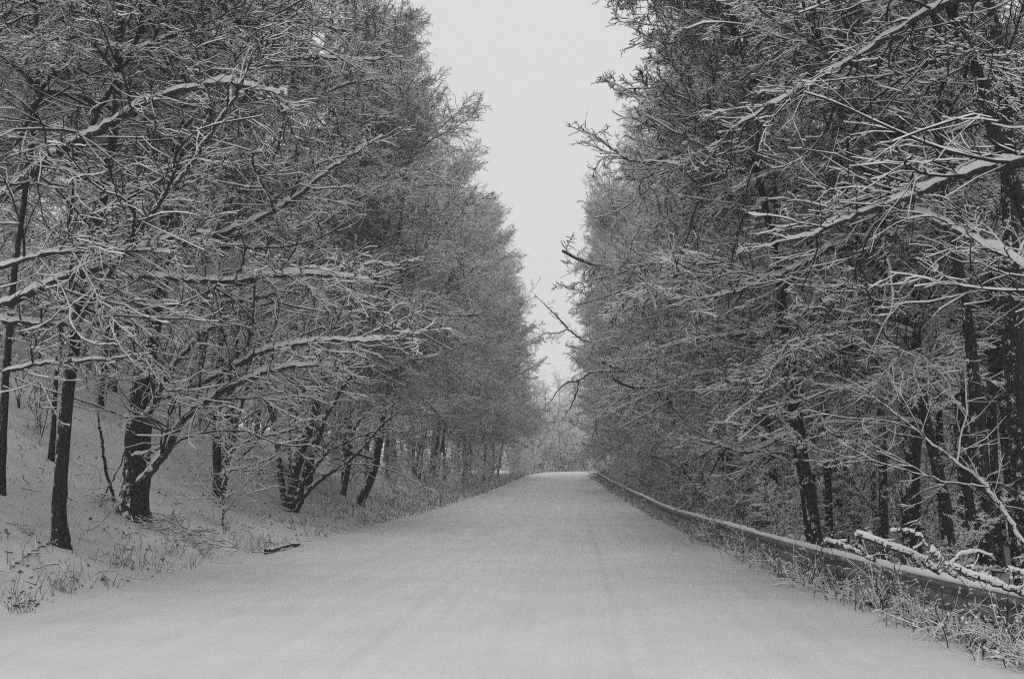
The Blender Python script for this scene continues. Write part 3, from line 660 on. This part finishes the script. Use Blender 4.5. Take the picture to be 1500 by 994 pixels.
for k in range(16):
    y = 15 + 20 * rb.random(); bush('sapling', SAP, float(xrail(y)) + rb.uniform(.8, 3.2), y, rb.uniform(.45, .8), 'small snow-lined sapling close behind the near guardrail', 'sapling', 'small saplings close behind the near guardrail', rb)
# sapling in front of the twin stems
p = at(326, 770, hit(326, 770)); SP = thing('sapling', tuple(p), 'thin crooked snowy sapling in front of the twin dark stems', 'sapling')
limb(SP, [(326,772),(327,745),(324,722),(330,700),(326,680),(334,655),(330,630)], p[1], 5, 3, 10, 5, 3, 70); limb(SP, [(324,740),(334,728),(342,720)], p[1], 3, 2, 3, 3, 2, 71); limb(SP, [(322,742),(310,730),(300,724)], p[1], 2.5, 1.5, 3, 3, 2, 72)
# dead leaning pole and snag left of T2
for pts, w0, w1, lab in (([(168,735),(158,700),(150,660),(143,602)], 5, 4, 'dark broken pole leaning left of the thickest trunk'), ([(148,733),(162,708),(178,678),(188,650)], 2.5, 2, 'thin dead stick leaning against the thickest trunk'),
        ([(187,742),(184,700),(192,655),(203,610)], 13, 9, 'pale snow-plastered dead stem behind the thickest trunk')):
    Yp = hit(*pts[0]); p = at(*pts[0], Yp); o = thing('dead_stem', tuple(p), lab, 'dead stem'); limb(o, pts, Yp, w0, w1, 3, 2, 2, int(w0 * 7), dark=w0 < 10, tw=False)
# ------------------------------------------------------------------ guardrail
def beam_profile():
    h, d = .38, .083; pts = [(0, .155), (.012, .15), (.07, .115), (.083, .095), (.083, .06), (.07, .04), (.012, .012), (.006, 0)]
    pts = [(a, b_ * (1 if b_ > .1 else 1)) for a, b_ in pts]; low = [(a, -b_ * 1.45) for a, b_ in reversed(pts[:-1])]; return pts + low
PROF = beam_profile(); RTOP = .50; RC = RTOP - .155
sy = [2.6]
while sy[-1] < 104: sy.append(sy[-1] + 4.0)
GR = thing('guardrail', (float(xrail(12)), 12, g1(float(xrail(12)), 12)), 'weathered steel guardrail capped with snow along the right road edge', 'guardrail')
gl = np.array(GR.location)
def rail_pt(y): return np.array([float(xrail(y)), y, float(zr(y)) + RC + .02 * math.sin(y * .35)])
for k in range(len(sy) - 1):
    yy = np.linspace(sy[k], sy[k + 1] + .12, 9); Cc = np.array([rail_pt(v) for v in yy]); Cc += RNG.normal(size=3) * [.006, 0, .006]
    T = unit(np.gradient(Cc, axis=0)); nrm = unit(np.cross(UP, T))      # towards the road (west)
    V = []
    for i in range(9):
        for a, b_ in PROF: V.append(Cc[i] + nrm[i] * (a + .003 * (k % 2)) + UP * b_)
        for a, b_ in reversed(PROF): V.append(Cc[i] + nrm[i] * (a + .003 * (k % 2) - .004) + UP * b_)
    m_ = 2 * len(PROF); Q = [[i*m_ + j, i*m_ + (j+1) % m_, (i+1)*m_ + (j+1) % m_, (i+1)*m_ + j] for i in range(8) for j in range(m_)]
    Q += [[e + j, e + j + 1, e + m_ - 2 - j, e + m_ - 1 - j] for e in (0, 8 * m_) for j in range(len(PROF) - 1)]
    bm_ = link('beam', mesh_from('beam', np.array(V) - gl, np.array(Q), [M_STEEL]), GR)
    # snow lying on the top fold
    ny = 26; y2_ = np.linspace(sy[k], sy[k + 1], ny); V = []; ns = 9
    for v in y2_:
        c = rail_pt(v) + UP * .15; t_ = unit(rail_pt(v + .1) - rail_pt(v - .1)); nn = unit(np.cross(UP, t_))
        hgt = .042 + .03 * float(vn(v, 3, 2.3)) + .02 * float(vn(v, 9, 7)); 
        for q in range(ns):
            a = pi * q / (ns - 1); V.append(c + nn * (.035 + .052 * math.cos(a) * (1 + .2 * float(vn(v, q, 5)))) + UP * (hgt * math.sin(a) ** .6 - .012 - .02 * max(0, math.cos(a))))
    Q = [[i*ns + j, i*ns + j + 1, (i+1)*ns + j + 1, (i+1)*ns + j] for i in range(ny - 1) for j in range(ns - 1)] + [[i*ns, (i+1)*ns, (i+1)*ns + ns - 1, i*ns + ns - 1] for i in range(ny - 1)]
    link('snow_cap', mesh_from('snow_cap', np.array(V) - gl, np.array(Q), [M_SNOW], None, True), GR)
def box_mesh(name, sx, sy_2, sz, m, bev=.006):
    import bmesh
    bm = bmesh.new(); bmesh.ops.create_cube(bm, size=1)
    for v in bm.verts: v.co = (v.co.x * sx, v.co.y * sy_2, v.co.z * sz)
    bmesh.ops.bevel(bm, geom=bm.edges[:], offset=bev, segments=1, affect='EDGES')
    me = bpy.data.meshes.new(name); bm.to_mesh(me); bm.free(); me.materials.append(m); return me
PM = box_mesh('post', .1, .12, 1.0, M_STEEL); BM_ = box_mesh('spacer', .1, .1, .2, M_STEEL)
for v in sy:
    p = rail_pt(v + .06) - gl
    o = link('post', PM, GR); o.location = p + np.array([.17, 0, -.36]); o = link('spacer', BM_, GR); o.location = p + np.array([.06, 0, 0])
g = Geo(); th_ = np.linspace(0, 1, 3)
sweep(g, np.array([[[0, 0, 0], [-.006, 0, 0], [-.012, 0, 0]]]), np.array([[.015, .014, .004]]), 8, 0, np.random.default_rng(1), (0, 0)); BOLT = g.mesh('bolt', [M_STEEL])
for v in sy[1:7]:
    for dy in (-.05, .17):
        for dz in (.105, .075, -.075, -.11):
            o = link('bolt', BOLT, GR); o.location = rail_pt(v + dy) - gl + np.array([-.082 if abs(dz) < .1 else -.073, 0, dz])
# ------------------------------------------------------------------ fallen wood behind the rail
def log(pts, Y, w0, w1, label, name='log', stubs=2, seed=0, cat='log'):
    P = px_curve(pts, Y); base = P[0].copy(); o = thing(name, tuple(base), label, cat)
    rng = np.random.default_rng(seed); K = 26; Q = smooth_curve(P, K); Q[1:-1] += rng.normal(size=(K - 2, 3)) * .006
    R = np.linspace(w0, w1, K) / 2 / F_PX * Q[:, 1] * .8; g = Geo(); sweep(g, (Q - base)[None], R[None], 10, .4 * R.max() + .008, rng, (0, 0), .15)
    me = g.mesh('wood', [M_LOG]); me.polygons.foreach_set('use_smooth', np.ones(len(me.polygons), bool)); link('wood', me, o)
    # cut ends
    for e in (0, K - 1):
        T = unit(Q[1] - Q[0]) if e == 0 else unit(Q[-1] - Q[-2]); s = unit(np.cross(T, UP)); n_ = np.cross(s, T)
        V = [Q[e] - base + (s * math.cos(a) + n_ * math.sin(a)) * R[e] for a in np.arange(8) * pi / 4] + [Q[e] - base + T * (.01 if e else -.01)]
        link('cut_end', mesh_from('cut_end', np.array(V), np.array([[j, (j + 1) % 8, 8] for j in range(8)]), [M_SNOW if e else M_BARK2]), o)
    if stubs:
        g = Geo(); B, BR = kids(rng, (Q - base)[None], R[None], stubs, .2, .9, .2, .9, 1.0, 6, .12, .05, .5, .01, .15); sweep(g, B, BR, 6, .014, rng, (2, 2), .2)
        link('stub', g.mesh('stub', LMATS), o, kind='stuff')
log([(1253,782),(1278,789),(1302,800),(1330,808),(1358,824),(1378,838)], 10.6, 11, 12, 'longest snowy log lying along the back of the guardrail', seed=1)
log([(1208,791),(1228,796),(1250,806),(1285,822)], 12.6, 8, 7, 'snowy log with its tip poking up at the left end of the log pile', seed=2)
log([(1364,806),(1374,818),(1386,830),(1402,842)], 9.9, 13, 12, 'short stout log end standing up from the middle of the log pile', seed=3)
log([(1305,778),(1330,776),(1350,785),(1357,800),(1359,828)], 10.5, 6, 5, 'arched snowy branch bent down like a hook on the log pile', 'fallen_branch', 3, 4, 'fallen branch')
log([(1269,772),(1278,785),(1290,800)], 10.8, 7, 6, 'stub of a branch rising behind the longest log', 'fallen_branch', 1, 5, 'fallen branch')
log([(1254,786),(1256,798),(1268,812)], 11, 6, 6, 'crooked branch stub at the left end of the longest log', 'fallen_branch', 1, 6, 'fallen branch')
log([(1366,832),(1392,826),(1408,812),(1432,806)], 9.9, 8, 5, 'forked branch crossing the log pile to the right', 'fallen_branch', 2, 7, 'fallen branch')
log([(1395,826),(1410,838),(1440,848),(1470,858),(1510,874)], 9.5, 11, 9, 'snowy log running to the right edge behind the guardrail', seed=8)
log([(1418,828),(1440,842),(1462,852)], 9.7, 8, 7, 'short log resting on the right end of the log pile', seed=9)
log([(1335,808),(1345,822),(1352,832)], 10.2, 5, 5, 'thin upright stick wedged in the log pile', 'fallen_branch', 0, 10, 'fallen branch')
log([(1476,834),(1500,838),(1540,842)], 9.8, 8, 8, 'snowy pole at the right edge above the guardrail', seed=11)
# leaning dead stem beyond the rail, far
log([(985,662),(1000,680),(1013,703),(1024,722),(1045,738),(1066,755)], 32, 4, 6, 'dead dark stem leaning left behind the far guardrail', 'dead_stem', 3, 12, 'dead stem')
# fallen poles on the left bank
for k, (a, b_, wd, lab) in enumerate((((602,703),(645,728),5,'upper fallen snowy pole lying down the far left bank'), ((575,716),(606,742),3.5,'lower fallen pole lying down the far left bank'), ((566,738),(582,728),3,'short dark stick propped across the fallen poles'),
        ((388,812),(438,800),5,'snowy stick lying on the left road edge'), ((20,893),(52,884),4,'dark stick at the near left road edge by the corner'), ((547,748),(565,762),2.5,'dark twig lying below the leaning curved trunk'), ((18,835),(72,797),3.5,'long snowy stick leaning on the straight dark trunk'))):
    A, B = at(*a, hit(*a)), at(*b_, hit(*b_)); A[2] = g1(*A[:2]) + .03; B[2] = g1(*B[:2]) + .03; Mm = (A + B) / 2 + [0, 0, .03]
    o = thing('fallen_branch', tuple(A), lab, 'fallen branch'); rng = np.random.default_rng(400 + k); Q = smooth_curve(np.array([A, Mm, B]), 18) + rng.normal(size=(18, 3)) * .01
    R = np.full(18, wd / 2 / F_PX * A[1]) * np.linspace(1, .6, 18); g = Geo(); sweep(g, (Q - A)[None], R[None], 8, R[0] * .7 + .008 if 'dark' not in lab else 0, rng, (0, 0), .2)
    link('wood', g.mesh('wood', [M_LIMB]), o); g = Geo(); B_, BR = kids(rng, (Q - A)[None], R[None], 3, .3, 1, .25, .8, 1, 5, .15, .05, .5, .006, .1); sweep(g, B_, BR, 4, .008, rng); link('twigs', g.mesh('twigs', LMATS), o, kind='stuff')
lg = at(515, 661, 24); o = thing('log', tuple(lg), 'snow-topped log wedged between the leaning curved trunk and the slim one', 'log')
rng = np.random.default_rng(9); Q = smooth_curve(px_curve([(511,660),(530,665),(548,671)], min(y5, y6) + .3), 16); g = Geo(); sweep(g, (Q - lg)[None], np.full((1, 16), 3.2 / F_PX * y5), 8, .06, rng, (0, 0)); link('wood', g.mesh('wood', [M_LIMB]), o)
# ------------------------------------------------------------------ brambles below the rail
rb = np.random.default_rng(8)
spots = []
for y in np.concatenate([np.linspace(6.2, 22, 26), np.linspace(23, 95, 50)]):
    e, r_ = float(xr(y)), float(xrail(y)); f = rb.uniform(.25, 1.05); spots.append((e * (1 - f) + r_ * f + (.1 if y > 20 else 0), y + rb.normal() * .2, rb.uniform(.45, .85) * (1 if y < 22 else .9)))
for x, y, s in spots: bush('bramble_bush', BRA, x, y, s, 'snow-dusted bramble growing at the foot of the guardrail', 'bramble', 'brambles along the guardrail', rb, .85)
for k in range(60):
    y = 8 + 60 * rb.random() ** 1.6; bush('bramble_bush', BRA, float(xrail(y)) + rb.uniform(.3, 1.6), y, rb.uniform(.7, 1.2), 'snow-dusted bramble growing behind the guardrail', 'bramble', 'brambles behind the guardrail', rb)
for k in range(26):
    y = rb.uniform(80, 104); bush('bramble_bush', BRA, float(xrail(y)) + rb.uniform(-.3, 2.2), y, rb.uniform(1.2, 2.2), 'frosted bush where the guardrail vanishes round the bend', 'bush', 'bushes at the far end of the guardrail', rb)
def thorn_geo(seed):
    rng = np.random.default_rng(seed); g = Geo(); n = 14
    a = rng.uniform(0, 6.28, n); sp = rng.uniform(.1, .9, n); d = np.stack([np.cos(a) * sp, np.sin(a) * sp, np.ones(n)], 1)
    st = np.stack([rng.normal(size=n) * .3, rng.normal(size=n) * .2, np.zeros(n) - .05], 1)
    P = grow(rng, st, d, rng.uniform(.5, 1.15, n), 9, .09, -.07); R = np.linspace(.0065, .003, 9)[None].repeat(n, 0); sweep(g, P, R, 4, .006, rng)
    P2, R2 = kids(rng, P, R, 4, .3, 1, .3, .7, .9, 4, .2, -.02, .8, .003, .06); sweep(g, P2, R2, 4, .008, rng)
    tips = np.concatenate([P2[:, -1], P[:, -1], P[:, 5]]); k = 30; c = tips[rng.integers(0, len(tips), k)]
    sweep(g, np.stack([c - UP * .014, c, c + UP * .018], 1) + rng.normal(size=(k, 1, 3)) * .006, np.array([[.005, .017, .005]]).repeat(k, 0), 5, 0, rng, (1, 1))
    return g
THO = [thorn_geo(330 + i).mesh('stems', LMATS) for i in range(3)]
for k in range(30):
    y = 6.4 + 17 * rb.random() ** 1.2; e, r_ = float(xr(y)), float(xrail(y)); f = rb.uniform(.55, 1.15)
    bush('thorny_shrub', THO, e * (1 - f) + r_ * f, y, rb.uniform(.6, .95), 'thin dark stems dabbed with snow leaning against the guardrail', 'shrub', 'thin stems in front of the guardrail', rb)
# weeds, grass and litter on the verges
def stalks(name, xs, ys_, hs, seed, mats=(0, 0), r=.0035, bend=-.05, label=None, twig=0, snow=0., lean=.35):
    rng = np.random.default_rng(seed); n = len(xs); g = Geo(); st = np.stack([xs, ys_, gh(xs, ys_) - .02], 1)
    d = np.stack([rng.normal(size=n) * lean, rng.normal(size=n) * lean, np.ones(n)], 1)
    P = grow(rng, st, d, hs, 5, .1, bend); R = (np.linspace(1, .5, 5)[None] * r * (1 + st[:, 1:2] * .03)); sweep(g, P, R, 3, snow, rng, mats)
    if twig: P2, R2 = kids(rng, P, R, twig, .35, 1, .3, .7, .9, 3, .2, .02, .8, .0025, .04); sweep(g, P2, R2, 3, snow, rng, mats)
    o = link(name, g.mesh(name, [M_STALK, M_SNOW, M_LEAF]), kind='stuff', category='grass', label=label)
rs = np.random.default_rng(21)
n = 2300; yy = 7 + 75 * rs.random(n) ** 1.5; yy = yy[vn(yy, yy * 0 + 4, .8) + rs.normal(size=n) * .08 > .02]; n = len(yy); u = np.abs(rs.normal(size=n)) * .55 * (1 + yy * .02) * (.4 + (vn(yy, yy * 0, .6) + .5) * 1.4)
stalks('dry_grass', xl(yy) - u - .05 - vn(yy, yy, 1.3) * .3, yy, rs.uniform(.06, .3, n), 1, label='dry grass and weed stalks poking through snow along the left road edge', twig=2)
n = 3000; yy = 6.5 + 85 * rs.random(n) ** 1.5; f = rs.normal(size=n) * .35 + .6
stalks('dry_grass', xr(yy) * (1 - f) + xrail(yy) * f, yy, rs.uniform(.08, .38, n), 2, label='dry snowy grass under the guardrail on the right', twig=2, snow=.006, mats=(0, 1))
n = 650; yy = 9 + 24 * rs.random(n); u = rs.uniform(.3, 7, n)
stalks('weed_stalks', xl(yy) - u, yy, rs.uniform(.05, .25, n), 3, label='thin weed stalks scattered over the snowy left bank', twig=1)
n = 5200; yy = 30 + 90 * rs.random(n); u = .1 + np.abs(rs.normal(size=n)) * 1.2
stalks('far_grass', xl(yy) - u, yy, rs.uniform(.1, .45, n), 6, label='rough frosted grass and stems along the far left verge', twig=2, snow=.01, mats=(0, 1))
n = 5200; yy = 30 + 75 * rs.random(n); u = .2 + np.abs(rs.normal(size=n)) * 1.4
stalks('far_grass', xrail(yy) + u, yy, rs.uniform(.2, .8, n), 7, label='rough frosted grass and stems behind the far guardrail', twig=2, snow=.01, mats=(0, 1))
def leaves(name, x, y, sz, seed, label):
    rng = np.random.default_rng(seed); n = len(x); c = np.stack([x, y, gh(x, y) + .012], 1)
    a = rng.uniform(0, 6.28, n); t1 = np.stack([np.cos(a), np.sin(a), rng.normal(size=n) * .35], 1); t2 = np.stack([-np.sin(a), np.cos(a), rng.normal(size=n) * .5], 1)
    s = sz[:, None]; V = np.stack([c - t1 * s, c + t2 * s * .5 + UP * .012, c + t1 * s, c - t2 * s * .5 + UP * .02], 1).reshape(-1, 3)
    Q = np.arange(4 * n).reshape(n, 4); link(name, mesh_from(name, V, Q, [M_LEAF]), kind='stuff', category='leaves', label=label)
n = 1900; yy = 8 + 34 * rs.random(n); u = np.abs(rs.normal(size=n)) * 3.5; xx = xl(yy) - u; keep = vn(xx, yy, .5) + vn(xx, yy, 1.7) * .8 + rs.normal(size=n) * .12 > .08
leaves('leaf_litter', xx[keep], yy[keep], rs.uniform(.015, .05, keep.sum()), 4, 'dead leaves showing through snow on the left bank')
n = 2200; yy = 5.5 + 20 * rs.random(n); f = rs.normal(size=n) * .35 + .95
leaves('leaf_litter', xr(yy) * (1 - f) + xrail(yy) * f, yy, rs.uniform(.015, .06, n), 5, 'dead leaves caught below the guardrail')
n = 420; yy = 8 + 40 * rs.random(n); u = np.abs(rs.normal(size=n)) * 4; xx = xl(yy) - u
g = Geo(); a = rs.uniform(0, 6.28, n); st = np.stack([xx, yy, gh(xx, yy) + .01], 1)
P = grow(np.random.default_rng(71), st, np.stack([np.cos(a), np.sin(a), rs.normal(size=n) * .2 + .05], 1), rs.uniform(.08, .6, n), 5, .16, 0); P[..., 2] = np.maximum(P[..., 2], gh(P[..., 0], P[..., 1]) + .004)
sweep(g, P, np.full((n, 5), .006) * rs.uniform(.5, 1.5, (n, 1)), 4, .003, np.random.default_rng(72)); link('fallen_twigs', g.mesh('fallen_twigs', LMATS), kind='stuff', category='twigs', label='small dark twigs strewn over the snowy left bank')
# brush pile at the thick trunk's foot
bp = at(235, 775, hit(235, 775)); rng = np.random.default_rng(12); g = Geo(); n = 110
st = np.stack([bp[0] + rng.normal(size=n) * .75, bp[1] + rng.normal(size=n) * .35, np.zeros(n)], 1); st[:, 2] = gh(st[:, 0], st[:, 1]) + .02 + rng.random(n) * .1
a = rng.normal(size=n) * .5 - .3; P = grow(rng, st, np.stack([np.cos(a), np.sin(a), rng.normal(size=n) * .1 - .12], 1), rng.uniform(.2, .7, n), 5, .15, -.03)
sweep(g, P - bp, np.full((n, 5), .007), 4, .004, rng); PT = thing('brush_pile', tuple(bp), 'low pile of dark twigs on the snow at the foot of the thickest trunk', 'brush pile'); link('twigs', g.mesh('twigs', LMATS), PT, kind='stuff')
for k, (px, py, s, lab) in enumerate(((250,812,.55,'small dark weed clump on the left road edge under the brush pile'),(180,830,.6,'weed clump below the straight dark trunk at the left road edge'),(95,868,.5,'tuft of dry weeds near the lower left corner'),(30,898,.5,'tuft of dry weeds in the lower left corner'),(300,815,.5,'weed tuft on the road edge right of the dark clump'),(150,740,.35,'dark twiggy tuft at the foot of the broken pole'),(40,785,.35,'small leafy tuft left of the straight dark trunk'),(330,775,.35,'low tuft at the foot of the crooked sapling'))):
    p = at(px, py, hit(px, py)); g = Geo(); rng = np.random.default_rng(600 + k); n = 22; a = rng.uniform(0, 6.28, n)
    P = grow(rng, np.stack([rng.normal(size=n) * .15, rng.normal(size=n) * .12, np.zeros(n) - .03], 1), np.stack([np.cos(a) * .6, np.sin(a) * .6, np.ones(n)], 1), rng.uniform(.2, .9, n), 6, .1, -.05)
    R = np.linspace(.005, .0025, 6)[None].repeat(n, 0); sweep(g, P, R, 3, .002, rng, (0, 0)); P2, R2 = kids(rng, P, R, 4, .3, 1, .3, .7, .9, 3, .2, .0, .8, .0025, .04); sweep(g, P2, R2, 3, 0, rng, (0, 0))
    k2 = 26; tp = P2[rng.integers(0, len(P2), k2), -1]; sweep(g, np.stack([tp, tp - UP * .025, tp - UP * .05], 1), np.array([[.004, .016, .003]]).repeat(k2, 0), 4, 0, rng, (2, 2))
    o = link('weed_clump', g.mesh('weed_clump', [M_STALK, M_SNOW, M_LEAF]), None, label=lab, category='weeds'); o.location = p; o.scale = (s, s, s)
# ------------------------------------------------------------------ haze
hz = box_mesh('haze', 1240, 960, 50, None if False else M_SNOW, .5); hz.materials.clear()
mh = bpy.data.materials.new('haze'); mh.use_nodes = True; th = mh.node_tree; th.nodes.remove(th.nodes['Principled BSDF'])
vol = th.nodes.new('ShaderNodeVolumePrincipled'); vol.inputs['Color'].default_value = grey(.95); vol.inputs['Density'].default_value = HAZE; vol.inputs['Anisotropy'].default_value = 0.2
th.links.new(vol.outputs[0], th.nodes['Material Output'].inputs['Volume']); hz.materials.append(mh)
if HAZE: ho = link('haze', hz, kind='stuff'); ho.location = (0, 445, 22)
tot = {}
for o in bpy.data.objects:
    if o.type == 'MESH' and o.data.name not in tot: tot[o.data.name] = sum(len(p.vertices) - 2 for p in o.data.polygons) if len(o.data.polygons) < 10 else len(o.data.polygons) * 2
print('objects', len(bpy.data.objects), 'unique tris', sum(tot.values()))
